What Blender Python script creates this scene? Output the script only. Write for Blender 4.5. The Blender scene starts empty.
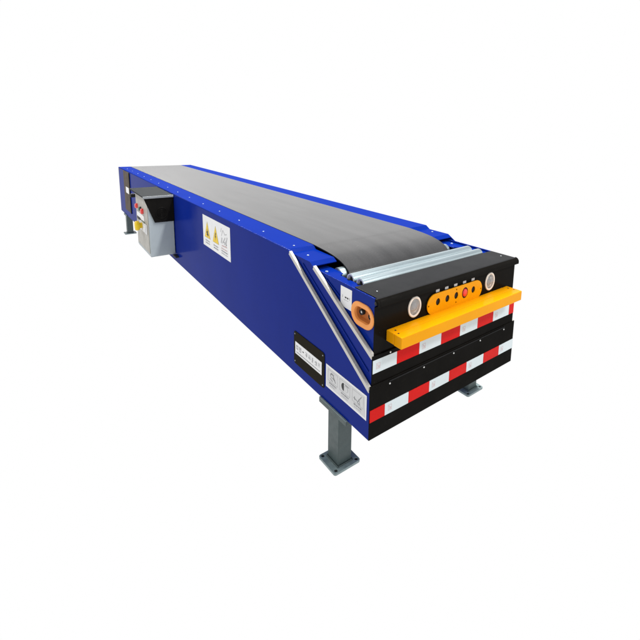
import bpy, bmesh, math, random
from mathutils import Matrix, Vector
random.seed(7)
S = bpy.context.scene
COL = S.collection
# Body frame: x runs along the conveyor (front face at x = 0, rear at -LEN),
# y runs across it (0 = left side, 1 = right side), z = 0 is the underside of the outer frame.
LEN, TOP, GROUND = 5.75, .632, -.278

# ------------------------------------------------------------------ materials
def new_mat(name):
    m = bpy.data.materials.new(name); m.use_nodes = True
    nt = m.node_tree
    return m, nt, nt.nodes['Principled BSDF']

def add(nt, kind, **kw):
    n = nt.nodes.new(kind)
    for k, v in kw.items():
        setattr(n, k, v)
    return n

def mat(name, col, rough=.4, metal=0., spec=.5, coat=0., coat_rough=.15, mottle=.08, rvar=.1,
        scale=9., bump=0., bump_scale=220., stretch=(1, 1, 1), dirt=0., dirt_col=(.25, .23, .2), scratch=0., gloss=None):
    """Painted / metal surface with uneven tone, uneven gloss, orange peel, dust and fine scratches."""
    m, nt, b = new_mat(name)
    L = nt.links.new
    tc = add(nt, 'ShaderNodeTexCoord'); mp = add(nt, 'ShaderNodeMapping')
    mp.inputs['Scale'].default_value = stretch
    L(tc.outputs['Object'], mp.inputs['Vector'])
    n1 = add(nt, 'ShaderNodeTexNoise'); n1.inputs['Scale'].default_value = scale
    n1.inputs['Detail'].default_value = 6; n1.inputs['Roughness'].default_value = .65
    L(mp.outputs[0], n1.inputs['Vector'])
    mr = add(nt, 'ShaderNodeMapRange')
    mr.inputs[1].default_value = .3; mr.inputs[2].default_value = .7
    mr.inputs[3].default_value = 1 - mottle; mr.inputs[4].default_value = 1 + mottle
    L(n1.outputs['Fac'], mr.inputs[0])
    mul = add(nt, 'ShaderNodeVectorMath', operation='SCALE')
    mul.inputs[0].default_value = col
    L(mr.outputs[0], mul.inputs['Scale'])
    out = mul.outputs[0]
    if dirt > 0:
        n2 = add(nt, 'ShaderNodeTexNoise'); n2.inputs['Scale'].default_value = 38
        n2.inputs['Detail'].default_value = 8; n2.inputs['Roughness'].default_value = .75
        L(mp.outputs[0], n2.inputs['Vector'])
        r2 = add(nt, 'ShaderNodeMapRange'); r2.inputs[1].default_value = .55; r2.inputs[2].default_value = .85
        r2.inputs[3].default_value = 0; r2.inputs[4].default_value = dirt
        L(n2.outputs['Fac'], r2.inputs[0])
        mx = add(nt, 'ShaderNodeMix', data_type='RGBA')
        mx.inputs[7].default_value = (*dirt_col, 1)
        L(r2.outputs[0], mx.inputs[0]); L(out, mx.inputs[6])
        out = mx.outputs[2]
    if scratch > 0:
        mp2 = add(nt, 'ShaderNodeMapping'); mp2.inputs['Scale'].default_value = (1.2, 40, 40)
        mp2.inputs['Rotation'].default_value = (.1, .22, .3)
        L(tc.outputs['Object'], mp2.inputs['Vector'])
        n3 = add(nt, 'ShaderNodeTexNoise'); n3.inputs['Scale'].default_value = 7; n3.inputs['Detail'].default_value = 3
        L(mp2.outputs[0], n3.inputs['Vector'])
        r3 = add(nt, 'ShaderNodeMapRange'); r3.inputs[1].default_value = .69; r3.inputs[2].default_value = .74
        r3.inputs[4].default_value = scratch
        L(n3.outputs['Fac'], r3.inputs[0])
        mx = add(nt, 'ShaderNodeMix', data_type='RGBA')
        mx.inputs[7].default_value = (*[min(1, c * 1.8 + .06) for c in col], 1)
        L(r3.outputs[0], mx.inputs[0]); L(out, mx.inputs[6])
        out = mx.outputs[2]
    L(out, b.inputs['Base Color'])
    rr = add(nt, 'ShaderNodeMapRange')
    rr.inputs[1].default_value = .3; rr.inputs[2].default_value = .7
    rr.inputs[3].default_value = max(.03, rough - rvar); rr.inputs[4].default_value = min(1, rough + rvar)
    n4 = add(nt, 'ShaderNodeTexNoise'); n4.inputs['Scale'].default_value = scale * 2.3; n4.inputs['Detail'].default_value = 5
    L(mp.outputs[0], n4.inputs['Vector']); L(n4.outputs['Fac'], rr.inputs[0]); L(rr.outputs[0], b.inputs['Roughness'])
    b.inputs['Metallic'].default_value = metal
    b.inputs['Specular IOR Level'].default_value = spec
    b.inputs['Coat Weight'].default_value = coat
    b.inputs['Coat Roughness'].default_value = coat_rough
    if bump > 0:
        n5 = add(nt, 'ShaderNodeTexNoise'); n5.inputs['Scale'].default_value = bump_scale; n5.inputs['Detail'].default_value = 2
        L(mp.outputs[0], n5.inputs['Vector'])
        bp = add(nt, 'ShaderNodeBump'); bp.inputs['Strength'].default_value = bump; bp.inputs['Distance'].default_value = .001
        L(n5.outputs['Fac'], bp.inputs['Height']); L(bp.outputs[0], b.inputs['Normal'])
    if gloss:                                  # thin clear lacquer: weak head-on, a little stronger at a glancing angle
        g = add(nt, 'ShaderNodeBsdfGlossy'); lw = add(nt, 'ShaderNodeLayerWeight'); ms = add(nt, 'ShaderNodeMixShader')
        pw = add(nt, 'ShaderNodeMath', operation='POWER'); pw.inputs[1].default_value = 7
        ma = add(nt, 'ShaderNodeMath', operation='MULTIPLY_ADD'); ma.inputs[1].default_value = gloss[1]; ma.inputs[2].default_value = gloss[0]
        L(lw.outputs['Facing'], pw.inputs[0]); L(pw.outputs[0], ma.inputs[0]); L(ma.outputs[0], ms.inputs[0])
        L(rr.outputs[0], g.inputs['Roughness'])
        if bump > 0: L(bp.outputs[0], g.inputs['Normal'])
        L(b.outputs[0], ms.inputs[1]); L(g.outputs[0], ms.inputs[2])
        L(ms.outputs[0], nt.nodes['Material Output'].inputs['Surface'])
    return m

BLUE = mat('blue_paint', (.0015, .0185, .215), .16, spec=0, mottle=.06, rvar=.02, scale=2.2, bump=0, dirt=.015,
           dirt_col=(.06, .10, .3), scratch=.012, gloss=(.020, .06))
BLUE_SIDE = mat('blue_paint_side_sheen', (.0045, .0185, .205), .16, spec=0, mottle=.07, rvar=.06, scale=2.2, bump=.03, dirt=.02,
           dirt_col=(.06, .10, .3), scratch=.02, gloss=(.018, .30))  # copy of the rail paint: stronger glancing reflection put in for the lavender rear
BLACK = mat('black_paint', (.0080, .0074, .0066), .33, spec=0, gloss=(.004, .10), mottle=.18, rvar=.08, scale=6, bump=.12, dirt=.025, scratch=.06)
FACE = mat('black_satin_paint', (.0070, .0062, .0052), .22, spec=0, gloss=(.008, .12), mottle=.15, rvar=.07, scale=5, bump=.06, dirt=.02)
LID = mat('black_cover_paint', (.021, .0215, .023), .33, spec=0, gloss=(.012, .30), mottle=.12, rvar=.09, scale=4, bump=.12, dirt=.03, scratch=.05)
RUBBER = mat('black_rubber', (.012, .012, .012), .6, spec=.3)
STEEL = mat('galvanised_roller_steel', (.49, .58, .61), .3, metal=.9, mottle=.07, rvar=.06, scale=40, stretch=(1, .03, 1))
BOLT = mat('blue_tinted_rivet', (.26, .33, .52), .3, metal=.5, mottle=.05)
LIPSTEEL = mat('brushed_edge_steel', (.30, .32, .33), .35, metal=.5, mottle=.1)
ZINC = mat('bright_zinc', (.72, .72, .70), .3, metal=.8, mottle=.05)
ALU = mat('aluminium_trim', (.56, .54, .50), .45, metal=.35, mottle=.06, rvar=.08, scale=20, bump=.05)
YELLOW = mat('yellow_paint', (.79, .325, .002), .25, spec=.06, coat=.03, mottle=.04, rvar=.06, scale=6, bump=.08, dirt=.05, dirt_col=(.5, .2, .02))
ORANGE = mat('orange_plastic', (.86, .335, .09), .42, spec=.25, mottle=.05, bump=.05)
ORANGE_SHADE = mat('orange_plastic_shaded', (.50, .16, .035), .5, spec=.3, mottle=.1)  # the housing's plastic, darkened for the shade inside the recess
RED = mat('red_reflective_film', (.60, .009, .007), .3, spec=.06, mottle=.05, scale=12, bump=.05, bump_scale=500)
WHITE = mat('white_reflective_film', (.63, .70, .72), .3, spec=.25, mottle=.04, scale=12, bump=.05, bump_scale=500, dirt=.03, dirt_col=(.4, .42, .42))
PINK = mat('faded_red_print', (.64, .47, .47), .4, spec=.2)
LABEL = mat('white_label_film', (.76, .76, .76), .35, spec=.4, mottle=.03, scale=15)
PAPER = mat('pale_grey_label_film', (.60, .60, .60), .4, spec=.3, mottle=.05, scale=25)
INK = mat('black_ink', (.03, .03, .03), .5, spec=.3)
GREYINK = mat('grey_ink', (.26, .26, .27), .5, spec=.3)
PALEINK = mat('pale_grey_ink', (.45, .45, .46), .5, spec=.3)
FAINTRED = mat('faint_red_ink', (.55, .38, .37), .5, spec=.3)
OLIVE = mat('olive_print', (.42, .33, .06), .5, spec=.3)
WARN = mat('warning_yellow_print', (.80, .55, .02), .4, spec=.3)
PLATE = mat('brown_black_nameplate', (.019, .016, .011), .4, spec=0, gloss=(.006, .1), mottle=.1)
LEGP = mat('grey_green_leg_paint', (.055, .078, .078), .42, spec=.4, mottle=.15, scale=12, bump=.15, dirt=.07, scratch=.06)
LEGEDGE = mat('pale_leg_steel', (.19, .245, .25), .4, spec=.45, mottle=.2, scale=30, bump=.1)  # lighter grey than the leg, for base plates and lip edges
CAB = mat('grey_cabinet_paint', (.36, .405, .425), .38, spec=.2, mottle=.04, bump=.08)
CABTOP = mat('dark_grey_shelf_paint', (.030, .033, .035), .3, spec=0, mottle=.05, rvar=.02, gloss=(.010, .06))
LEMON = mat('lemon_yellow_plastic', (.80, .56, .02), .35, spec=.3)
CABWARM = mat('warm_grey_cabinet_door', (.36, .345, .31), .4, spec=.2, mottle=.04)
BAND = mat('brown_grey_band', (.11, .09, .075), .4, metal=0, spec=0, gloss=(.01, .08), mottle=.25, scale=10)
CREAM = mat('cream_lamp_ring', (.82, .75, .67), .35, spec=.5, mottle=.03)
CHROME = mat('lamp_reflector_chrome', (.95, .95, .94), .42, metal=.8, mottle=.08, rvar=.12, scale=45)
LAMPCORE = mat('lamp_diode_core', (.82, .81, .79), .3, spec=.6, mottle=.08, scale=80)
BTNRED = mat('red_button_plastic', (.78, .035, .03), .3, spec=.5, coat=.3)
GREEN = mat('dark_green_button_plastic', (.02, .10, .04), .35)
EYEGLASS = mat('sensor_eye_glass', (.02, .02, .025), .1, spec=.6)

def belt_material():
    m, nt, b = new_mat('dark_grey_belt_weave'); L = nt.links.new
    tc = add(nt, 'ShaderNodeTexCoord')
    n1 = add(nt, 'ShaderNodeTexNoise'); n1.inputs['Scale'].default_value = 300; n1.inputs['Detail'].default_value = 2
    n2 = add(nt, 'ShaderNodeTexNoise'); n2.inputs['Scale'].default_value = 5; n2.inputs['Detail'].default_value = 6
    mp = add(nt, 'ShaderNodeMapping'); mp.inputs['Scale'].default_value = (.35, 3, 1)
    L(tc.outputs['Object'], mp.inputs[0]); L(mp.outputs[0], n2.inputs['Vector']); L(tc.outputs['Object'], n1.inputs['Vector'])
    wx = add(nt, 'ShaderNodeTexWave'); wx.inputs['Scale'].default_value = 60; wx.bands_direction = 'DIAGONAL'
    L(tc.outputs['Object'], wx.inputs['Vector'])
    # dust specks
    vo = add(nt, 'ShaderNodeTexVoronoi'); vo.inputs['Scale'].default_value = 26; vo.inputs['Randomness'].default_value = 1
    L(tc.outputs['Object'], vo.inputs['Vector'])
    sp = add(nt, 'ShaderNodeMapRange'); sp.inputs[1].default_value = .05; sp.inputs[2].default_value = .09
    sp.inputs[3].default_value = .5; sp.inputs[4].default_value = 0
    L(vo.outputs['Distance'], sp.inputs[0])
    a = add(nt, 'ShaderNodeMapRange'); a.inputs[3].default_value = .55; a.inputs[4].default_value = 1.45
    L(n1.outputs['Fac'], a.inputs[0])
    c = add(nt, 'ShaderNodeMapRange'); c.inputs[1].default_value = .3; c.inputs[2].default_value = .7
    c.inputs[3].default_value = .78; c.inputs[4].default_value = 1.22
    L(n2.outputs['Fac'], c.inputs[0])
    mu = add(nt, 'ShaderNodeMath', operation='MULTIPLY'); L(a.outputs[0], mu.inputs[0]); L(c.outputs[0], mu.inputs[1])
    sc = add(nt, 'ShaderNodeVectorMath', operation='SCALE'); sc.inputs[0].default_value = (.036, .0353, .036)
    L(mu.outputs[0], sc.inputs['Scale'])
    mx = add(nt, 'ShaderNodeMix', data_type='RGBA'); mx.inputs[7].default_value = (.11, .11, .11, 1)
    L(sp.outputs[0], mx.inputs[0]); L(sc.outputs[0], mx.inputs[6]); L(mx.outputs[2], b.inputs['Base Color'])
    b.inputs['Roughness'].default_value = .25; b.inputs['Specular IOR Level'].default_value = .68
    b.inputs['Sheen Weight'].default_value = .06; b.inputs['Sheen Roughness'].default_value = .4
    ad = add(nt, 'ShaderNodeMath', operation='ADD'); L(n1.outputs['Fac'], ad.inputs[0]); L(wx.outputs['Fac'], ad.inputs[1])
    bp = add(nt, 'ShaderNodeBump'); bp.inputs['Strength'].default_value = .07; bp.inputs['Distance'].default_value = .001
    L(ad.outputs[0], bp.inputs['Height']); L(bp.outputs[0], b.inputs['Normal'])
    return m
BELT = belt_material()

def glass_material():
    m, nt, b = new_mat('clear_lamp_glass')
    b.inputs['Transmission Weight'].default_value = 1; b.inputs['Roughness'].default_value = .06
    b.inputs['IOR'].default_value = 1.35; b.inputs['Base Color'].default_value = (.97, .98, 1, 1)
    return m
GLASS = glass_material()

# ------------------------------------------------------------------ mesh helpers
def box(bm, x0, x1, y0, y1, z0, z1, mi=0):
    vs = [bm.verts.new((x, y, z)) for x in (x0, x1) for y in (y0, y1) for z in (z0, z1)]
    for q in ((0, 1, 3, 2), (4, 6, 7, 5), (0, 4, 5, 1), (2, 3, 7, 6), (0, 2, 6, 4), (1, 5, 7, 3)):
        bm.faces.new([vs[i] for i in q]).material_index = mi

def place(axis, u, v, w):
    return (w, u, v) if axis == 'x' else (u, w, v) if axis == 'y' else (u, v, w)

def prism(bm, pts, axis, a0, a1, mi=0):
    """outline in the plane across the axis, from a0 to a1 along it"""
    A = [bm.verts.new(place(axis, u, v, a0)) for u, v in pts]
    B = [bm.verts.new(place(axis, u, v, a1)) for u, v in pts]
    n = len(pts); fs = [bm.faces.new(A), bm.faces.new(B[::-1])]
    for i in range(n):
        fs.append(bm.faces.new((A[i], B[i], B[(i + 1) % n], A[(i + 1) % n])))
    for f in fs: f.material_index = mi

def lathe(bm, prof, axis, c, seg=32, mi=0, closed=False):
    """prof = [(radius, position along the axis)], c = centre in the cross plane"""
    rings = []
    for r, w in prof:
        if r < 1e-6:
            rings.append([bm.verts.new(place(axis, c[0], c[1], w))])
        else:
            rings.append([bm.verts.new(place(axis, c[0] + r * math.cos(2 * math.pi * k / seg),
                                             c[1] + r * math.sin(2 * math.pi * k / seg), w)) for k in range(seg)])
    pairs = list(zip(rings, rings[1:]))
    if closed: pairs.append((rings[-1], rings[0]))
    for a, b in pairs:
        for k in range(seg):
            k2 = (k + 1) % seg
            if len(a) == 1: f = bm.faces.new((a[0], b[k], b[k2]))
            elif len(b) == 1: f = bm.faces.new((a[k], a[k2], b[0]))
            else: f = bm.faces.new((a[k], a[k2], b[k2], b[k]))
            f.material_index = mi; f.smooth = True

def link(name, bm, mats, parent=None, bevel=0., seg=2, smooth=None, label=None, angle=35):
    bmesh.ops.recalc_face_normals(bm, faces=bm.faces[:])
    if smooth is not None:
        for f in bm.faces: f.smooth = True
        for e in bm.edges:
            if len(e.link_faces) == 2 and e.calc_face_angle(0) > math.radians(smooth): e.smooth = False
    me = bpy.data.meshes.new(name); bm.to_mesh(me); bm.free()
    for m in (mats if isinstance(mats, (list, tuple)) else [mats]): me.materials.append(m)
    o = bpy.data.objects.new(name, me); COL.objects.link(o)
    if parent: o.parent = parent
    if label: o['label'] = label
    if bevel:
        b = o.modifiers.new('edge', 'BEVEL'); b.width = bevel; b.segments = seg
        b.limit_method = 'ANGLE'; b.angle_limit = math.radians(angle); b.harden_normals = False
    return o

def B(): return bmesh.new()

def part_box(name, m, parent, dims, bevel=.002, **kw):
    bm = B(); box(bm, *dims); return link(name, bm, m, parent, bevel, **kw)

def dup(o, parent, offset=(0, 0, 0), label=None):
    """a copy of a part and of its sub-parts"""
    c = o.copy(); COL.objects.link(c); c.parent = parent
    c.location = Vector(o.location) + Vector(offset)
    for ch in list(o.children):
        g = ch.copy(); COL.objects.link(g); g.parent = c
    if label: c['label'] = label
    return c

# ------------------------------------------------------------------ the setting
def floor_material():
    m = bpy.data.materials.new('self_lit_white'); m.use_nodes = True
    nt = m.node_tree; nt.nodes.clear()
    o = nt.nodes.new('ShaderNodeOutputMaterial'); e = nt.nodes.new('ShaderNodeEmission')
    e.inputs[0].default_value = (1, 1, 1, 1); e.inputs[1].default_value = 1.0  # the floor glows by itself, so no shadow shows on it
    nt.links.new(e.outputs[0], o.inputs[0])
    m.cycles.emission_sampling = 'NONE'
    return m
bm = B()
bmesh.ops.create_grid(bm, x_segments=1, y_segments=1, size=120)
fl = link('floor', bm, floor_material()); fl.location = (0, 0, GROUND - .0005); fl['kind'] = 'structure'
fl['label'] = 'plain white floor under the conveyor, glowing so that no shadow shows'

# ------------------------------------------------------------------ the conveyor
root = bpy.data.objects.new('telescopic_conveyor', None); COL.objects.link(root)
root.location = (0, 0, 0); root.empty_display_size = .3
root['label'] = 'long blue telescopic belt conveyor with black front, yellow bumper and red and white reflective strips'
root['category'] = 'conveyor'

def side_shell(name, parent, outline, rail_from, rail_to, rail_y, y0, flange_i, m=BLUE, mirror=False, t=.005, bend=.006):
    """One bent sheet: upright side, top rail folded inward, and a short nose folded down the slanted edge.
    outline: x,z points of the side counter-clockwise starting rear-bottom; rail_from/rail_to: indices of the top edge
    (rear, front); flange_i: index of the point on the slanted edge where the folded nose ends (or None)."""
    bm = B()
    Y = lambda y: 1 - y if mirror else y
    vs = [bm.verts.new((x, Y(y0), z)) for x, z in outline]
    bm.faces.new(vs)
    e, d = vs[rail_from], vs[rail_to]
    E = bm.verts.new((e.co.x, Y(rail_y), e.co.z)); D = bm.verts.new((d.co.x, Y(rail_y), d.co.z))
    bm.faces.new((e, d, D, E))
    if flange_i is not None:
        g = vs[flange_i]; G = bm.verts.new((g.co.x, Y(rail_y), g.co.z))
        bm.faces.new((d, g, G, D))
    bmesh.ops.recalc_face_normals(bm, faces=bm.faces[:])
    side = bm.faces[0] if hasattr(bm.faces, '__getitem__') and not bm.faces.ensure_lookup_table() else None
    # outward on the side panel
    want = 1 if mirror else -1
    if side.normal.y * want < 0:
        bmesh.ops.reverse_faces(bm, faces=bm.faces[:])
    inner = [ed for ed in bm.edges if len(ed.link_faces) == 2]
    bv = bmesh.ops.bevel(bm, geom=inner, offset=bend, segments=5, profile=.5, affect='EDGES', clamp_overlap=True)
    for f in bv['faces']: f.smooth = True
    me = bpy.data.meshes.new(name); bm.to_mesh(me); bm.free(); me.materials.append(m); me.materials.append(BLUE_SIDE)
    for p in me.polygons:
        if abs(p.normal.y) > .98: p.material_index = 1
    o = bpy.data.objects.new(name, me); COL.objects.link(o); o.parent = parent
    s = o.modifiers.new('sheet', 'SOLIDIFY'); s.thickness = t; s.offset = -1; s.use_even_offset = True
    return o

def lerp(a, b, t): return (a[0] + (b[0] - a[0]) * t, a[1] + (b[1] - a[1]) * t)

def trim(name, parent, a, b, y0, mirror=False, w=.016, t=.005):
    """aluminium edging standing forward of the slanted edge from a (top) to b (bottom, cut upright)"""
    A, Bp = Vector(a), Vector(b)
    d = (Bp - A).normalized(); n = Vector((-d.y, d.x))
    if n.y < 0: n = -n
    def band(o0, o1):
        up = lambda o: Bp + Vector((0, o / n.y))
        return [tuple(A + n * o0), tuple(up(o0)), tuple(up(o1)), tuple(A + n * o1)]
    Y = lambda v: 1 - v if mirror else v
    bm = B()
    prism(bm, band(-.006, w), 'y', *sorted((Y(y0 - t), Y(y0 - .0006))))
    prism(bm, band(.003, w), 'y', *sorted((Y(y0 - .0004), Y(y0 + .0075))))
    # a raised lip along the front edge of the extrusion
    prism(bm, band(w - .0065, w), 'y', *sorted((Y(y0 - t - .0028), Y(y0 - t - .0002))))
    return link(name, bm, ALU, parent, .0014)

def bolt(parent, at, axis, r, h, m, sign=1, name='bolt'):
    bm = B(); u, v, w = at
    lathe(bm, [(r, w), (r * .95, w + sign * h * .5), (r * .6, w + sign * h * .9), (0, w + sign * h)], axis, (u, v), 12)
    return link(name, bm, m, parent)

# outer frame: tray underneath and rear end, with everything bolted to it
bm = B()
box(bm, -LEN + .004, -.006, .0065, .9935, .001, .006)
box(bm, -LEN + .002, -LEN + .007, .0065, .9935, .0065, .60)
box(bm, -LEN + .01, -.72, .155, .845, .612, .619)
outer = link('outer_frame', bm, BLUE, root, .0015)
slA0, slA1 = (-.664, TOP), (0., .215)
fA = lerp(slA0, slA1, .045)
outA = [(-LEN, 0), (-.0005, 0), (-.0005, .2153), fA, slA0, (-LEN, TOP)]
side_shell('side_panel', outer, outA, 5, 4, .15, 0., 3, bend=.007)
side_shell('side_panel', outer, outA, 5, 4, .15, 0., 3, mirror=True, bend=.007)
trim('edge_trim', outer, lerp(slA0, slA1, .035), lerp(slA0, slA1, .998), 0.)
trim('edge_trim', outer, lerp(slA0, slA1, .09), lerp(slA0, slA1, .998), 0., mirror=True)
for k in range(15):
    bolt(outer, (-.70 - .36 * k, .056, TOP + .0005), 'z', .0058, .0035, BOLT)

# middle frame
slB0, slB1 = (-.470, .616), (-.004, .352)
fB = lerp(slB0, slB1, .055)
outB = [(-1.1, .10), (-.0065, .10), (-.0065, .3535), fB, slB0, (-1.1, .616)]
bm = B(); box(bm, -1.05, -.02, .03, .97, .14, .146)
middle = link('middle_frame', bm, BLUE, root, .001)
side_shell('side_panel', middle, outB, 5, 4, .146, .012, 3, bend=.006)
side_shell('side_panel', middle, outB, 5, 4, .146, .012, 3, mirror=True, bend=.006)
trim('edge_trim', middle, lerp(slB0, slB1, .075), lerp(slB0, slB1, 1), .012)
trim('edge_trim', middle, lerp(slB0, slB1, .16), lerp(slB0, slB1, 1), .012, mirror=True)
for x in (-.56,):
    for yy in (.056, .944):
        bolt(middle, (x, yy, .6165), 'z', .0065, .004, BOLT)

# inner frame
outC = [(-.9, .27), (-.0125, .27), (-.0125, .589), (-.9, .589)]
bm = B(); box(bm, -.9, -.02, .04, .96, .30, .306)
inner = link('inner_frame', bm, BLUE, root, .001)
def stadium(cx, cz, hl, r, n=12):
    out = []
    for s, a0 in ((1, -math.pi / 2), (-1, math.pi / 2)):
        out += [(cx + s * (hl - r) + r * math.cos(a0 + math.pi * k / n), cz + r * math.sin(a0 + math.pi * k / n)) for k in range(n + 1)]
    return out
def sheet_with_holes(bm, outline, holes, y0, y1):
    edges = []
    for lp in [outline] + holes:
        vs = [bm.verts.new((u, y0, v)) for u, v in lp]
        edges += [bm.edges.new((vs[i], vs[(i + 1) % len(vs)])) for i in range(len(vs))]
    r = bmesh.ops.triangle_fill(bm, edges=edges, use_beauty=True)
    ex = bmesh.ops.extrude_face_region(bm, geom=[g for g in r['geom'] if isinstance(g, bmesh.types.BMFace)])
    bmesh.ops.translate(bm, verts=[g for g in ex['geom'] if isinstance(g, bmesh.types.BMVert)], vec=(0, y1 - y0, 0))
def inner_side(mirror):
    Y = lambda y: 1 - y if mirror else y
    bm = B()
    y = sorted((Y(.024), Y(.031)))
    if mirror: prism(bm, outC, 'y', *y)
    else: sheet_with_holes(bm, outC, [stadium(-.083, .4955, .053, .031)], *y)
    plan = [(-.9, .0315), (-.155, .0315), (-.155, .088), (-.330, .088), (-.345, .114), (-.9, .114)]
    prism(bm, [(x, Y(v)) for x, v in plan], 'z', .572, .578)
    o = link('side_panel', bm, BLUE, inner, .0032, seg=4)
    for f in o.data.polygons: f.use_smooth = True
    o.modifiers['edge'].harden_normals = True
    return o
inner_side(False); inner_side(True)
for x in (-.40,):
    for yy in (.06, .94):
        bolt(inner, (x, yy, .5785), 'z', .008, .005, BOLT)

# folded stiffening creases seen beside each edging
def crease(parent, a, b, y0, off, mirror=False):
    d = Vector((b[0] - a[0], b[1] - a[1])).normalized(); n = Vector((-d.y, d.x))
    if n.y < 0: n = -n
    A, Bp = Vector(a) + n * off, Vector(b) + n * off
    bm = B()
    ys = (y0 - .005, y0 - .0004) if not mirror else (1 - y0 + .0004, 1 - y0 + .005)
    prism(bm, [tuple(p) for p in (A, Bp, Bp + n * .007, A + n * .007)], 'y', *ys)
    o = link('stiffening_rib', bm, BLUE, parent, .0033, seg=4)
    for f in o.data.polygons: f.use_smooth = True
    o.modifiers['edge'].harden_normals = True
    return o
for mir in (False, True):
    crease(middle, (-.536, .590), (-.025, .282), .012, .0, mir)
    crease(inner, (-.348, .566), (-.242, .518), .024, .0, mir)

# ---- black fronts
def front_panel(parent, x0, x1, y0, y1, z0, z1, m=BLACK):
    return part_box('front_panel', m, parent, (x0, x1, y0, y1, z0, z1), .0022)
front_panel(outer, 0., .004, -.001, 1.001, 0., .236)
part_box('ledge', LID, outer, (.0042, .0085, .098, .908, .2245, .2285), .001)  # lighter than the panel: the top edge's highlight put into its colour
for y in (.103, .302, .501, .702, .904):
    bolt(outer, (y, .2135, .004), 'x', .0042, .003, ZINC)
for y, z in ((.02, .20), (.02, .03), (.98, .20), (.98, .03), (.03, .226), (.055, .222)):
    bolt(outer, (y, z, .004), 'x', .0036, .002, FACE)
front_panel(middle, -.006, -.0005, .011, .989, .205, .357)
for y in (.104, .302, .698, .896):
    bolt(middle, (y, .3485, -.0005), 'x', .0042, .003, ZINC)
for y, z in ((.022, .245), (.045, .243), (.955, .243)):
    bolt(middle, (y, z, -.0005), 'x', .0036, .002, FACE)
def face_panel():
    bm = B(); edges = []
    for lp in [[(.022, .30), (.978, .30), (.978, .556), (.022, .556)]] + [[(y + .030 * math.cos(k * math.pi / 20), .504 + .037 * math.sin(k * math.pi / 20)) for k in range(40)] for y in (.238, .762)]:
        vs = [bm.verts.new((-.0123, u, v)) for u, v in lp]
        edges += [bm.edges.new((vs[i], vs[(i + 1) % len(vs)])) for i in range(len(vs))]
    q = bmesh.ops.triangle_fill(bm, edges=edges, use_beauty=True)
    ex = bmesh.ops.extrude_face_region(bm, geom=[g for g in q['geom'] if isinstance(g, bmesh.types.BMFace)])
    bmesh.ops.translate(bm, verts=[g for g in ex['geom'] if isinstance(g, bmesh.types.BMVert)], vec=(.0043, 0, 0))
    return link('front_panel', bm, FACE, inner, .0015)
face_panel()
for y, z in ((.055, .36), (.05, .445), (.945, .445)):
    bolt(inner, (y, z, -.008), 'x', .004, .002, FACE)

def strip(parent, x, y0, y1, z0, z1, cuts, first_red):
    bm = B(); ys = [y0] + cuts + [y1]; red = first_red; marks = []
    for a, b in zip(ys, ys[1:]):
        box(bm, x, x + .0012, a + .0004, b - .0004, z0, z1, 0 if red else 1)
        if not red and b - a > .06: marks.append(a + .028)
        red = not red
    h = z1 - z0
    for c in marks:                                   # pale printed certification mark: a ring in a small frame
        zc = z0 + h * .5
        for dy, dz, w, hh in ((-.009, 0, .0016, .024), (.009, 0, .0016, .024), (0, .0115, .018, .0016), (0, -.0115, .018, .0016),
                              (-.003, .003, .004, .008), (.004, -.002, .004, .007), (0, -.006, .009, .003)):
            box(bm, x + .0013, x + .0016, c + dy - w / 2, c + dy + w / 2, zc + dz - hh / 2, zc + dz + hh / 2, 2)
    return link('reflective_strip', bm, [RED, WHITE, PINK], parent)
strip(outer, .0042, 0.0005, 1., .0795, .1325, [.079, .213, .342, .476, .604, .738, .871], True)
strip(middle, -.0003, .0125, .988, .284, .340, [.140, .271, .410, .542, .675, .803, .943], False)

# ---- decals on the left side
def decal_poly(bm, pts, y, mi, lift):
    """flat print on the left side, outline as x,z points"""
    vs = [bm.verts.new((x, y - lift, z)) for x, z in pts]
    f = bm.faces.new(vs); f.material_index = mi
    f.normal_update()
    if f.normal.y > 0: f.normal_flip()
def rect(cx, cz, w, h): return [(cx - w / 2, cz - h / 2), (cx + w / 2, cz - h / 2), (cx + w / 2, cz + h / 2), (cx - w / 2, cz + h / 2)]
def disc(cx, cz, r, n=20, a0=0, a1=2 * math.pi): return [(cx + r * math.cos(a0 + (a1 - a0) * k / n), cz + r * math.sin(a0 + (a1 - a0) * k / n)) for k in range(n if a1 - a0 > 6.2 else n + 1)]
def bar(a, b, w):
    A, C = Vector(a), Vector(b); d = (C - A).normalized(); n = Vector((-d.y, d.x)) * w / 2
    return [tuple(A + n), tuple(C + n), tuple(C - n), tuple(A - n)]
def rounded(x0, x1, z0, z1, r, n=6):
    out = []
    for cx, cz, s in ((x1 - r, z1 - r, 0), (x0 + r, z1 - r, 1), (x0 + r, z0 + r, 2), (x1 - r, z0 + r, 3)):
        out += [(cx + r * math.cos((s + k / n) * math.pi / 2), cz + r * math.sin((s + k / n) * math.pi / 2)) for k in range(n + 1)]
    return out

def glyph(bm, cx, cz, w, h, y, mi, lift, rnd, heavy=1.):
    """an illegible square character: a few level and upright strokes"""
    t = h * .06 * heavy
    rows = rnd.sample([-.42, -.2, .02, .22, .42], 4 if heavy > 1 else 3)
    for r in rows:
        ww = w * rnd.uniform(.6, 1.)
        decal_poly(bm, rect(cx, cz + r * h, ww, t), y, mi, lift)
    for c in rnd.sample([-.36, -.1, .12, .36], 2):
        hh = h * rnd.uniform(.6, .95)
        decal_poly(bm, rect(cx + c * w, cz + rnd.uniform(-.05, .05) * h, t * 1.15, hh), y, mi, lift + .0002)

def tiny_line(bm, x0, x1, z, h, y, mi, lift, rnd, word=.012):
    x = x0
    while x < x1 - .004:
        w = min(rnd.uniform(.5, 1.4) * word, x1 - x)
        decal_poly(bm, rect(x + w / 2, z, w, h * rnd.uniform(.7, 1.)), y, mi, lift); x += w + word * .35

rnd = random.Random(3)
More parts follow.
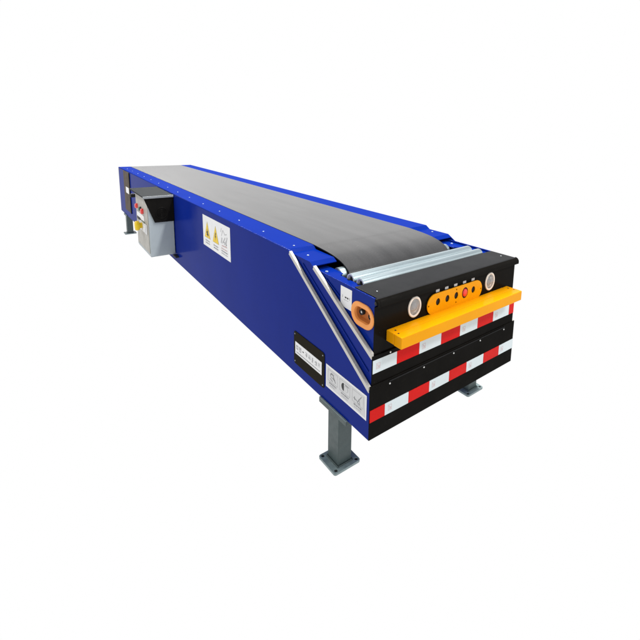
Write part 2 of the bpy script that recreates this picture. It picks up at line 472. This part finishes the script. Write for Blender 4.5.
# warning label: two yellow triangles and a pair of hands, captions below
bm = B(); y0 = -.0004
box(bm, -1.98, -1.436, y0 - .0012, y0, .356, .586, 0)
y1 = y0 - .0012
def tri(cx, zb, w, h): return [(cx - w / 2, zb), (cx + w / 2, zb), (cx, zb + h)]
for cx, kind in ((-1.882, 0), (-1.709, 1)):
    decal_poly(bm, tri(cx, .424, .122, .124), y1, 6, .0006)
    decal_poly(bm, tri(cx, .428, .112, .113), y1, 1, .0010)
    if kind == 0:    # hand caught between rolls
        decal_poly(bm, disc(cx + .012, .449, .012), y1, 2, .0014)
        decal_poly(bm, disc(cx - .010, .465, .009), y1, 2, .0014)
        decal_poly(bm, bar((cx - .012, .444), (cx + .016, .478), .009), y1, 2, .0018)
        decal_poly(bm, bar((cx - .002, .452), (cx - .004, .492), .007), y1, 2, .0016)
    else:            # lightning bolt
        decal_poly(bm, [(cx - .004, .502), (cx + .010, .494), (cx + .002, .474), (cx + .012, .476), (cx - .006, .442), (cx - .002, .464), (cx - .012, .462)], y1, 2, .0014)
    for q in range(2):
        tiny_line(bm, cx - .045, cx + .045, .402 - q * .018, .010, y1, 3, .0006, rnd, .018)
cx = -1.545
for a, b, w, mi in (((-.05, .50), (-.02, .545), .006, 4), ((-.02, .545), (.015, .52), .006, 4), ((.015, .52), (.05, .53), .006, 4), ((-.055, .45), (-.04, .49), .014, 4),
                    ((-.03, .455), (.02, .50), .010, 4), ((.0, .45), (.045, .49), .008, 4), ((.03, .445), (.055, .51), .010, 4), ((-.045, .435), (.05, .44), .007, 5),
                    ((-.02, .47), (.05, .455), .006, 3), ((-.06, .525), (-.045, .555), .005, 4)):
    decal_poly(bm, bar((cx + a[0], a[1]), (cx + b[0], b[1]), w), y1, mi, .0006 + .0002 * (hash(w) % 3))
for q, mi in ((0, 5), (1, 3), (2, 4)):
    tiny_line(bm, cx - .055, cx + .06, .416 - q * .017, .009, y1, mi, .0006, rnd, .016)
link('warning_label', bm, [LABEL, WARN, INK, GREYINK, PALEINK, FAINTRED, OLIVE], outer)

# maker's plate: brown black rounded plate with a white panel of lettering
bm = B(); prism(bm, rounded(-.597, -.318, .056, .230, .014), 'y', -.0035, -.0003)
np_ = link('nameplate', bm, PLATE, outer, .0012)
bm = B(); box(bm, -.580, -.338, -.0048, -.0037, .1145, .178, 0)
for k in range(8):
    x = -.560 + k * .0287
    if k == 2: decal_poly(bm, rect(x, .153, .012, .005), -.0048, 1, .0006)
    else: glyph(bm, x, .152, .021, .025, -.0048, 2 if k not in (7,) else 3, .0006, rnd, 1.3 if k < 2 else .9)
tiny_line(bm, -.568, -.350, .126, .006, -.0048, 2, .0006, rnd, .008)
link('name_panel', bm, [LABEL, INK, GREYINK, PALEINK], np_)
for x, z in ((-.585, .070), (-.585, .216), (-.330, .070), (-.330, .216)):
    bolt(np_, (x, z, -.0035), 'y', .0035, .002, LIPSTEEL, -1)

# instruction label: three drawn panels with captions, white margin
bm = B(); box(bm, -.306, -.015, -.0014, -.0003, .079, .188, 0); y1 = -.0014
decal_poly(bm, rect(-.1605, .1335, .272, .090), y1, 1, .0005)
for k in range(3):
    cx = -.252 + k * .0905; z = .145
    for a, b in (((-.037, -.026), (.037, -.026)), ((.037, -.026), (.037, .026)), ((.037, .026), (-.037, .026)), ((-.037, .026), (-.037, -.026))):
        decal_poly(bm, bar((cx + a[0], z + a[1]), (cx + b[0], z + b[1]), .0016), y1, 3, .0009)
    if k == 0:
        decal_poly(bm, disc(cx - .006, z + .006, .013, 18), y1, 2, .0009); decal_poly(bm, disc(cx - .004, z + .003, .009, 18), y1, 1, .0012)
        for a, b in (((-.016, .010), (.010, .016)), ((-.010, .000), (.018, -.006)), ((.004, .010), (.022, -.016)), ((-.02, -.012), (.0, -.018))):
            decal_poly(bm, bar((cx + a[0], z + a[1]), (cx + b[0], z + b[1]), .003), y1, 2, .0015)
    elif k == 1:
        decal_poly(bm, disc(cx - .006, z, .018, 18, math.pi / 2, math.pi * 1.5), y1, 4, .0009)
        decal_poly(bm, disc(cx + .010, z - .002, .014, 18), y1, 3, .0009); decal_poly(bm, disc(cx + .010, z - .002, .012, 18), y1, 1, .0012)
        decal_poly(bm, bar((cx + .000, z + .016), (cx + .030, z + .014), .0025), y1, 2, .0015)
    else:
        for a, b, w in (((-.028, -.008), (-.004, -.012), .003), ((-.004, -.018), (.024, .020), .0035), ((.0, -.018), (.016, -.02), .004), ((-.022, .0), (-.018, -.016), .003), ((.006, .002), (.014, -.014), .003)):
            decal_poly(bm, bar((cx + a[0], z + a[1]), (cx + b[0], z + b[1]), w), y1, 2, .0009 + w * .05)
    tiny_line(bm, cx - .026, cx + .028, .110, .008, y1, 2, .0009, rnd, .009)
    tiny_line(bm, cx - .022, cx + .022, .0985, .006, y1, 3, .0009, rnd, .009)
link('instruction_label', bm, [LABEL, PAPER, GREYINK, PALEINK, INK], outer)

# small white sticker beside the orange sensor
bm = B(); yC = .024
prism(bm, [(-.236, .486), (-.157, .484), (-.157, .574), (-.236, .574)], 'y', yC - .0012, yC - .0003); y1 = yC - .0012
tiny_line(bm, -.205, -.180, .531, .008, y1, 1, .0005, rnd, .010)
for a, b in (((-.222, .525), (-.222, .538)), ((-.172, .526), (-.172, .538))):
    decal_poly(bm, bar(a, b, .0022), y1, 2, .0005)
tiny_line(bm, -.214, -.176, .519, .003, y1, 3, .0005, rnd, .007)
link('sticker', bm, [LABEL, INK, GREYINK, PALEINK], inner)

# rear band on the left side with a pale tag
bm = B(); box(bm, -5.34, -4.93, -.0045, -.0005, .085, .622)
band = link('vertical_band', bm, BAND, outer, .002)
part_box('edge_bar', PLATE, band, (-4.925, -4.90, -.010, -.0005, .085, .622), .002)
part_box('tag', LABEL, band, (-5.19, -4.98, -.0075, -.0048, .335, .415), .001)

# ---- orange sensor housing on the inner frame's left side
def loft(bm, loops, axis, mi=0, cap=True):
    rings = [[bm.verts.new(place(axis, u, v, w)) for u, v in pts] for pts, w in loops]
    n = len(rings[0])
    for a, b in zip(rings, rings[1:]):
        for k in range(n):
            f = bm.faces.new((a[k], a[(k + 1) % n], b[(k + 1) % n], b[k])); f.material_index = mi
    if cap: bm.faces.new(rings[-1]).material_index = mi
cx, cz = -.083, .4955
bm = B()
loft(bm, [(stadium(cx, cz, .072, .0505), yC - .0003), (stadium(cx, cz, .072, .0505), yC - .005), (stadium(cx, cz, .069, .0475), yC - .0075),
          (stadium(cx, cz, .057, .0355), yC - .0075), (stadium(cx, cz, .052, .030), yC - .004), (stadium(cx, cz, .050, .0285), yC + .006)], 'y', 0, False)
sens = link('sensor_housing', bm, ORANGE, root, smooth=40)
bm = B()
loft(bm, [(stadium(cx, cz, .0505, .029), yC + .0055), (stadium(cx, cz, .046, .0245), yC + .020)], 'y')
link('recess', bm, ORANGE_SHADE, sens, smooth=40)
for ex in (-.103, -.045):
    bm = B()
    lathe(bm, [(.0125, yC + .0199), (.0125, yC + .006), (.0100, yC + .005), (.0090, yC + .008)], 'y', (ex, cz + .004), 20, 0)
    lathe(bm, [(.0090, yC + .008), (0, yC + .008)], 'y', (ex, cz + .004), 20, 1)
    lathe(bm, [(.0045, yC + .0078), (.003, yC + .006), (0, yC + .0055)], 'y', (ex, cz + .004), 12, 2)
    link('sensor_eye', bm, [RUBBER, EYEGLASS, ZINC], sens, label=None)

# ---- head: cover, lamps, indicator plate, bumper
prof = [(-.150, .575), (-.150, .5915)]
for k in range(9):
    a = math.pi / 2 - k * math.pi / 2 / 8
    prof.append((-.008 + .021 * math.cos(a), .5705 + .021 * math.sin(a)))
prof += [(.013, .5600), (.008, .5592), (.008, .570), (-.012, .575)]
bm = B(); prism(bm, prof, 'y', .0325, .9675)
# rolled ends in front of the blue sides
endp = [p for p in prof if p[0] > -.0085]
prism(bm, endp + [(-.0085, .575)], 'y', .021, .0322)
prism(bm, endp + [(-.0085, .575)], 'y', .9678, .979)
for f in bm.faces:
    f.normal_update()
    if f.calc_center_median().x > -.006 and f.calc_center_median().z < .5895: f.material_index = 1  # front roll painted darker, for the weaker light on the lip
cover = link('head_cover', bm, [LID, FACE], root, .0012)
bm = B(); lathe(bm, [(.007, .0208), (.007, .0185), (0, .018)], 'y', (-.001, .573), 14); link('end_cap', bm, RUBBER, cover)
bm = B(); lathe(bm, [(.007, .9792), (.007, .9815), (0, .982)], 'y', (-.001, .573), 14); link('end_cap', bm, RUBBER, cover)
for y in (.075, .925):
    bolt(cover, (-.06, y, .5917), 'z', .004, .0025, LIPSTEEL)

OVAL = .81
def headlight(y, z):
    xf = -.0078; c = (y, z)
    def squash(bm):
        for v in bm.verts: v.co.y = y + (v.co.y - y) * OVAL
        return bm
    bm = B(); lathe(bm, [(.0465, xf), (.0465, xf + .002), (.0445, xf + .0042), (.0375, xf + .0042), (.0355, xf + .002)], 'x', c, 48)
    h = link('headlight', squash(bm), CREAM, root, smooth=50)
    bm = B(); lathe(bm, [(.0355, xf + .0019), (.030, xf - .006), (.017, xf - .012), (.0, xf - .0125)], 'x', c, 40); link('reflector', squash(bm), CHROME, h)
    bm = B(); lathe(bm, [(.017, xf - .0115), (.0165, xf - .004), (.012, xf - .001), (.006, xf), (0, xf + .0002)], 'x', c, 24); link('bulb', squash(bm), LAMPCORE, h)
    bm = B(); lathe(bm, [(.0355, xf + .0026), (.030, xf + .0055), (.02, xf + .0075), (0, xf + .0085)], 'x', c, 40)
    lathe(bm, [(.0345, xf + .0022), (.029, xf + .0048), (.019, xf + .0066), (0, xf + .0075)], 'x', c, 40); link('lens', squash(bm), GLASS, h)
    return h
headlight(.238, .504); headlight(.762, .504)

# indicator plate with real holes
def plate_with_holes(outline, holes, x0, x1):
    bm = B(); edges = []
    for lp in [outline] + holes:
        vs = [bm.verts.new((x0, u, v)) for u, v in lp]
        edges += [bm.edges.new((vs[i], vs[(i + 1) % len(vs)])) for i in range(len(vs))]
    r = bmesh.ops.triangle_fill(bm, edges=edges, use_beauty=True)
    fs = [g for g in r['geom'] if isinstance(g, bmesh.types.BMFace)]
    ex = bmesh.ops.extrude_face_region(bm, geom=fs)
    vv = [g for g in ex['geom'] if isinstance(g, bmesh.types.BMVert)]
    bmesh.ops.translate(bm, verts=vv, vec=(x1 - x0, 0, 0))
    return bm
ovald = lambda cy, *a: [(cy + (u - cy) * .82, v) for u, v in disc(cy, *a)]
holes = [ovald(y, .4945, .0165, 24) for y in (.376, .438, .499)] + [ovald(.561, .4935, .0265, 28), ovald(.623, .4945, .0165, 24)]
holes += [disc(y, z, .0042, 10) for y, z in ((.317, .487), (.681, .487), (.499, .523), (.499, .462))]
bm = plate_with_holes(stadium(.499, .488, .191, .0475), holes, -.0035, .0)
ind = link('indicator_plate', bm, YELLOW, root)
for y in (.376, .438, .499, .623):
    bm = B(); lathe(bm, [(.0162, -.0077), (.0162, -.005), (.010, -.0048), (0, -.006)], 'x', (y, .4945), 20); [setattr(v.co, 'y', y + (v.co.y - y) * .82) for v in bm.verts]; link('indicator_lamp', bm, RUBBER, ind)
bm = B(); lathe(bm, [(.0262, -.0077), (.0262, -.002), (.0205, -.001), (.0195, -.004)], 'x', (.561, .4935), 28); [setattr(v.co, 'y', .561 + (v.co.y - .561) * .82) for v in bm.verts]; link('button_collar', bm, RUBBER, ind)
bm = B(); lathe(bm, [(.0190, -.006), (.0190, .0005), (.016, .0035), (.008, .0045), (0, .0046)], 'x', (.561, .4935), 28); [setattr(v.co, 'y', .561 + (v.co.y - .561) * .82) for v in bm.verts]; link('red_button', bm, BTNRED, ind)
for y in (.378, .437, .499, .562, .625):
    part_box('button_tag', PAPER, ind, (-.0078, -.0066, y - .011, y + .011, .5375, .5520), 0)

# bumper: two beams bolted together
bm = B(); box(bm, -.0075, .0365, .0845, .9155, .4005, .4470)
bump = link('bumper', bm, YELLOW, root, .003, seg=3)
part_box('bumper_beam', YELLOW, bump, (.0375, .0800, .0840, .9160, .3990, .4475), .003, seg=3)
for x, y in ((.018, .11), (.045, .101), (.018, .89), (.045, .899)):
    bm = B(); lathe(bm, [(.004, .4477), (.004, .4481), (0, .4481)], 'z', (x, y), 12); link('bolt_hole', bm, RUBBER, bump)

# ---- belt, end pulley, rollers
path = [(-LEN + .02, .6335), (-4, .6335), (-2, .6335), (-1., .6335), (-.70, .6330), (-.62, .6305), (-.55, .6265), (-.50, .6220), (-.466, .6170), (-.43, .6095),
        (-.40, .6005), (-.375, .5890), (-.356, .575), (-.345, .559), (-.341, .543), (-.346, .526), (-.36, .512), (-.39, .503), (-.5, .50), (-.62, .50)]
# smooth the bend
fine = []
for i in range(len(path) - 1):
    p0 = Vector(path[max(0, i - 1)]); p1 = Vector(path[i]); p2 = Vector(path[i + 1]); p3 = Vector(path[min(len(path) - 1, i + 2)])
    n = 5 if i > 3 else 1
    for k in range(n):
        t = k / n
        if n == 1: fine.append(p1); continue
        fine.append(.5 * ((2 * p1) + (p2 - p0) * t + (2 * p0 - 5 * p1 + 4 * p2 - p3) * t * t + (3 * p1 - p0 - 3 * p2 + p3) * t ** 3))
fine.append(Vector(path[-1]))
bm = B(); rows = []
ny = 8
for i, p in enumerate(fine):
    a = fine[max(0, i - 1)]; b = fine[min(len(fine) - 1, i + 1)]
    d = (b - a).normalized(); n = Vector((d.y, -d.x))
    q = p + n * .005
    rows.append((p, q))
def brow(p): return [bm.verts.new((p.x, .1525 + (.695) * j / ny, p.y)) for j in range(ny + 1)]
T = [brow(p) for p, q in rows]; U = [brow(q) for p, q in rows]
for i in range(len(rows) - 1):
    for j in range(ny):
        bm.faces.new((T[i][j], T[i][j + 1], T[i + 1][j + 1], T[i + 1][j])); bm.faces.new((U[i][j], U[i + 1][j], U[i + 1][j + 1], U[i][j + 1]))
    for j in (0, ny):
        bm.faces.new((T[i][j], T[i + 1][j], U[i + 1][j], U[i][j])).material_index = 1
for i in (0, -1):
    for j in range(ny): bm.faces.new((T[i][j], U[i][j], U[i][j + 1], T[i][j + 1]))
link('conveyor_belt', bm, [BELT, RUBBER], root, smooth=40)
bm = B(); lathe(bm, [(0, .118), (.032, .118), (.037, .121), (.037, .879), (.032, .882), (0, .882)], 'y', (-.398, .549), 36)
link('end_pulley', bm, STEEL, root, smooth=40)
def roller(x, z, r=.0265):
    bm = B(); lathe(bm, [(r * .72, .094), (r, .090), (r, .910), (r * .72, .906)], 'y', (x, z), 40)
    ro = link('roller', bm, STEEL, root, smooth=40)
    for ya, yb, s in ((.0935, .0895, 1), (.9065, .9105, -1)):
        bm = B(); lathe(bm, [(r * .98, yb), (r * .80, yb - s * .001), (r * .72, ya), (r * .55, ya + s * .006)], 'y', (x, z), 28, 0)
        lathe(bm, [(r * .55, ya + s * .006), (0, ya + s * .006)], 'y', (x, z), 28, 1)
        lathe(bm, [(.007, ya + s * .006), (.007, yb - s * .012), (0, yb - s * .012)], 'y', (x, z), 14, 1)
        link('end_cap', bm, [LABEL, RUBBER, ZINC], ro)
    return ro
roller(-.258, .577); roller(-.188, .577)

# ---- legs
def support_leg():
    bm = B(); box(bm, -.042, .042, -.037, .037, .0125, -GROUND - .0215)
    # weld fillet at the foot
    for a, b, c, d in ((-.049, .049, -.044, -.0372), (-.049, .049, .0372, .044)):
        box(bm, a, b, c, d, .0128, .0195)
    for a, b, c, d in ((-.049, -.0422, -.0371, .0371), (.0422, .049, -.0371, .0371)):
        box(bm, a, b, c, d, .0128, .0195)
    leg = link('support_leg', bm, LEGP, root, .004, seg=3)
    hl = [disc(sx * .053, sy * .056, .0080, 14) for sx in (-1, 1) for sy in (-1, 1)]
    outl = rounded(-.068, .068, -.072, .072, .012)
    bm = B(); edges = []
    for lp in [outl] + hl:
        vs = [bm.verts.new((u, v, .0005)) for u, v in lp]
        edges += [bm.edges.new((vs[i], vs[(i + 1) % len(vs)])) for i in range(len(vs))]
    r = bmesh.ops.triangle_fill(bm, edges=edges, use_beauty=True)
    ex = bmesh.ops.extrude_face_region(bm, geom=[g for g in r['geom'] if isinstance(g, bmesh.types.BMFace)])
    bmesh.ops.translate(bm, verts=[g for g in ex['geom'] if isinstance(g, bmesh.types.BMVert)], vec=(0, 0, .012))
    link('base_plate', bm, LEGEDGE, leg, .0012)
    for sx in (-1, 1):
        for sy in (-1, 1):
            bm = B(); lathe(bm, [(.0078, .0010), (.0078, .0085), (.005, .0095), (0, .0095)], 'z', (sx * .053, sy * .056), 12)  # dark plug added to keep the glowing floor from shining through the hole
            link('hole_plug', bm, RUBBER, leg)
    part_box('top_plate', LEGP, leg, (-.105, .105, -.041, .060, -GROUND - .0212, -GROUND - .0008), .002)
    part_box('plate_lip', LEGP, leg, (-.1055, .1055, -.0450, -.0412, -GROUND - .0215, -GROUND - .0005), .0008)
    part_box('lip_edge', LEGEDGE, leg, (-.1055, .1055, -.0452, -.0372, -GROUND - .0003, -GROUND + .003), .0008)
    return leg
leg = support_leg(); leg.location = (-.2445, .036, GROUND)
l2 = dup(leg, root); l2.location = (-5.385, .036, GROUND)
for x in (-.2445, -5.385):
    c = dup(leg, root); c.location = (x, .964, GROUND); c.rotation_euler = (0, 0, math.pi)

# ---- control cabinet on the left side
bm = B(); box(bm, -3.36, -2.80, -.207, -.0045, .078, .606)
box(bm, -3.345, -2.815, -.205, -.006, .070, .078)
cab = link('control_cabinet', bm, CAB, root, .005, seg=3)
part_box('cabinet_door', CABWARM, cab, (-3.335, -2.825, -.2105, -.2073, .10, .585), .002)
part_box('mounting_bracket', RUBBER, cab, (-2.798, -2.70, -.03, -.001, .062, .074), .002)
part_box('shelf', CABTOP, cab, (-3.40, -2.778, -.250, -.0035, .612, .6235), .002)
part_box('shelf_lip', LIPSTEEL, cab, (-2.7778, -2.774, -.250, -.0035, .604, .6238), .001)
bm = B(); prism(bm, [(-.2435, .6115), (-.003, .6115), (-.003, .384), (-.163, .386)], 'x', -2.7995, -2.785)
hood = link('hood_panel', bm, BLACK, cab, .003, seg=2)
bm = B()
lathe(bm, [(.052, -2.7848), (.052, -2.781), (.045, -2.780), (.044, -2.7835)], 'x', (-.105, .468), 32)
for k in range(5):
    r = .038 - k * .0075
    lathe(bm, [(r, -2.7835), (r, -2.7815), (r - .004, -2.7815), (r - .004, -2.7835)], 'x', (-.105, .468), 28, 0, True)
link('speaker_grille', bm, BLACK, cab)
yD = -.2107
def push(x, z, m, r=.022, h=.02):
    bm = B(); lathe(bm, [(r, yD), (r, yD - h * .6), (r * .8, yD - h), (0, yD - h)], 'y', (x, z), 20)
    return link('push_button', bm, m, cab)
push(-3.27, .468, BTNRED, .024); push(-3.15, .455, GREEN, .02, .012); push(-3.10, .470, RUBBER, .016, .010); push(-3.02, .455, BTNRED, .026)
bm = B(); box(bm, -3.29, -2.98, yD - .003, yD, .365, .415, 0)
box(bm, -3.29, -3.14, yD - .0045, yD - .0032, .345, .372, 1); box(bm, -3.1, -2.96, yD - .0045, yD - .0032, .335, .36, 2)
link('display', bm, [LABEL, RUBBER, GREEN], cab, .001)
est = part_box('emergency_stop', PAPER, cab, (-3.17, -2.87, yD - .006, yD, .262, .352), .003)
bm = B(); lathe(bm, [(.036, yD - .0062), (.036, yD - .012), (0, yD - .012)], 'y', (-2.955, .308), 24); link('boss', bm, LABEL, est)
bm = B(); lathe(bm, [(.026, yD - .0062), (.026, yD - .022), (.042, yD - .030), (.046, yD - .050), (.040, yD - .062), (0, yD - .066)], 'y', (-3.075, .315), 28)
link('yellow_knob', bm, LEMON, est)
bm = B(); box(bm, -3.52, -3.365, -.16, -.02, .49, .585)
iso = link('isolator_switch', bm, RUBBER, cab, .004)
part_box('lever', RUBBER, iso, (-3.47, -3.43, -.235, -.1605, .525, .56), .006)

# ------------------------------------------------------------------ light
W = bpy.data.worlds.new('World'); S.world = W; W.use_nodes = True
nt = W.node_tree; nt.nodes.clear()
out = nt.nodes.new('ShaderNodeOutputWorld'); bg = nt.nodes.new('ShaderNodeBackground')
tc = nt.nodes.new('ShaderNodeTexCoord'); sep = nt.nodes.new('ShaderNodeSeparateXYZ'); ramp = nt.nodes.new('ShaderNodeValToRGB')
nt.links.new(tc.outputs['Generated'], sep.inputs[0]); nt.links.new(sep.outputs[2], ramp.inputs[0])
ramp.color_ramp.elements[0].position = .42; ramp.color_ramp.elements[0].color = (1, 1, 1, 1)
ramp.color_ramp.elements[1].position = .60; ramp.color_ramp.elements[1].color = (.38, .40, .43, 1)
nt.links.new(ramp.outputs[0], bg.inputs[0]); bg.inputs[1].default_value = 1.0
nt.links.new(bg.outputs[0], out.inputs[0])

def area(name, loc, target, sx, sy, power, col=(1, 1, 1)):
    l = bpy.data.lights.new(name, 'AREA'); l.shape = 'RECTANGLE'; l.size = sx; l.size_y = sy; l.energy = power; l.color = col
    o = bpy.data.objects.new(name, l); COL.objects.link(o); o.location = loc
    o.rotation_euler = (Vector(target) - Vector(loc)).to_track_quat('-Z', 'Y').to_euler()
    return o
area('overhead_strip', (-.6, 1.1, 4.2), (-.6, .6, .6), 3.0, .3, 230, (1, .985, .96))
area('overhead_strip', (-4.6, 1.1, 4.2), (-4.6, .6, .6), 3.0, .3, 230, (1, .985, .96))
area('overhead_strip', (-8.6, 1.1, 4.2), (-8.6, .6, .6), 3.0, .3, 200, (1, .985, .96))
area('overhead_strip', (-5.5, -2.4, 4.2), (-5.5, -1.9, .6), 7.0, .35, 150, (1, .985, .96))  # added strip on the left to bring out the rail edge highlights
area('added_front_key', (2.6, 1.5, 3.4), (.2, .6, .4), 1.4, .35, 70, (1, .985, .96))  # key lamp added to brighten the front faces

# ------------------------------------------------------------------ camera
cam = bpy.data.cameras.new('camera'); co = bpy.data.objects.new('camera', cam); COL.objects.link(co)
R = ((.6197908, .7844144, .0235229), (-.1444261, .0845507, .9858967), (.7713627, -.6144470, .1656936))
M = Matrix(R).transposed().to_4x4(); M.translation = Vector((1.1316, -.9564, 1.2185))
co.matrix_world = M
cam.sensor_width = 36; cam.lens = 36 * 415.77 / 640
cam.shift_x = (320 - 363.11) / 640; cam.shift_y = (201.34 - 320) / 640
cam.clip_start = .05; cam.clip_end = 1000
S.camera = co
S.view_settings.view_transform = 'Standard'; S.view_settings.look = 'None'
S.view_settings.exposure = 0; S.view_settings.gamma = 1
S.cycles.use_denoising = True
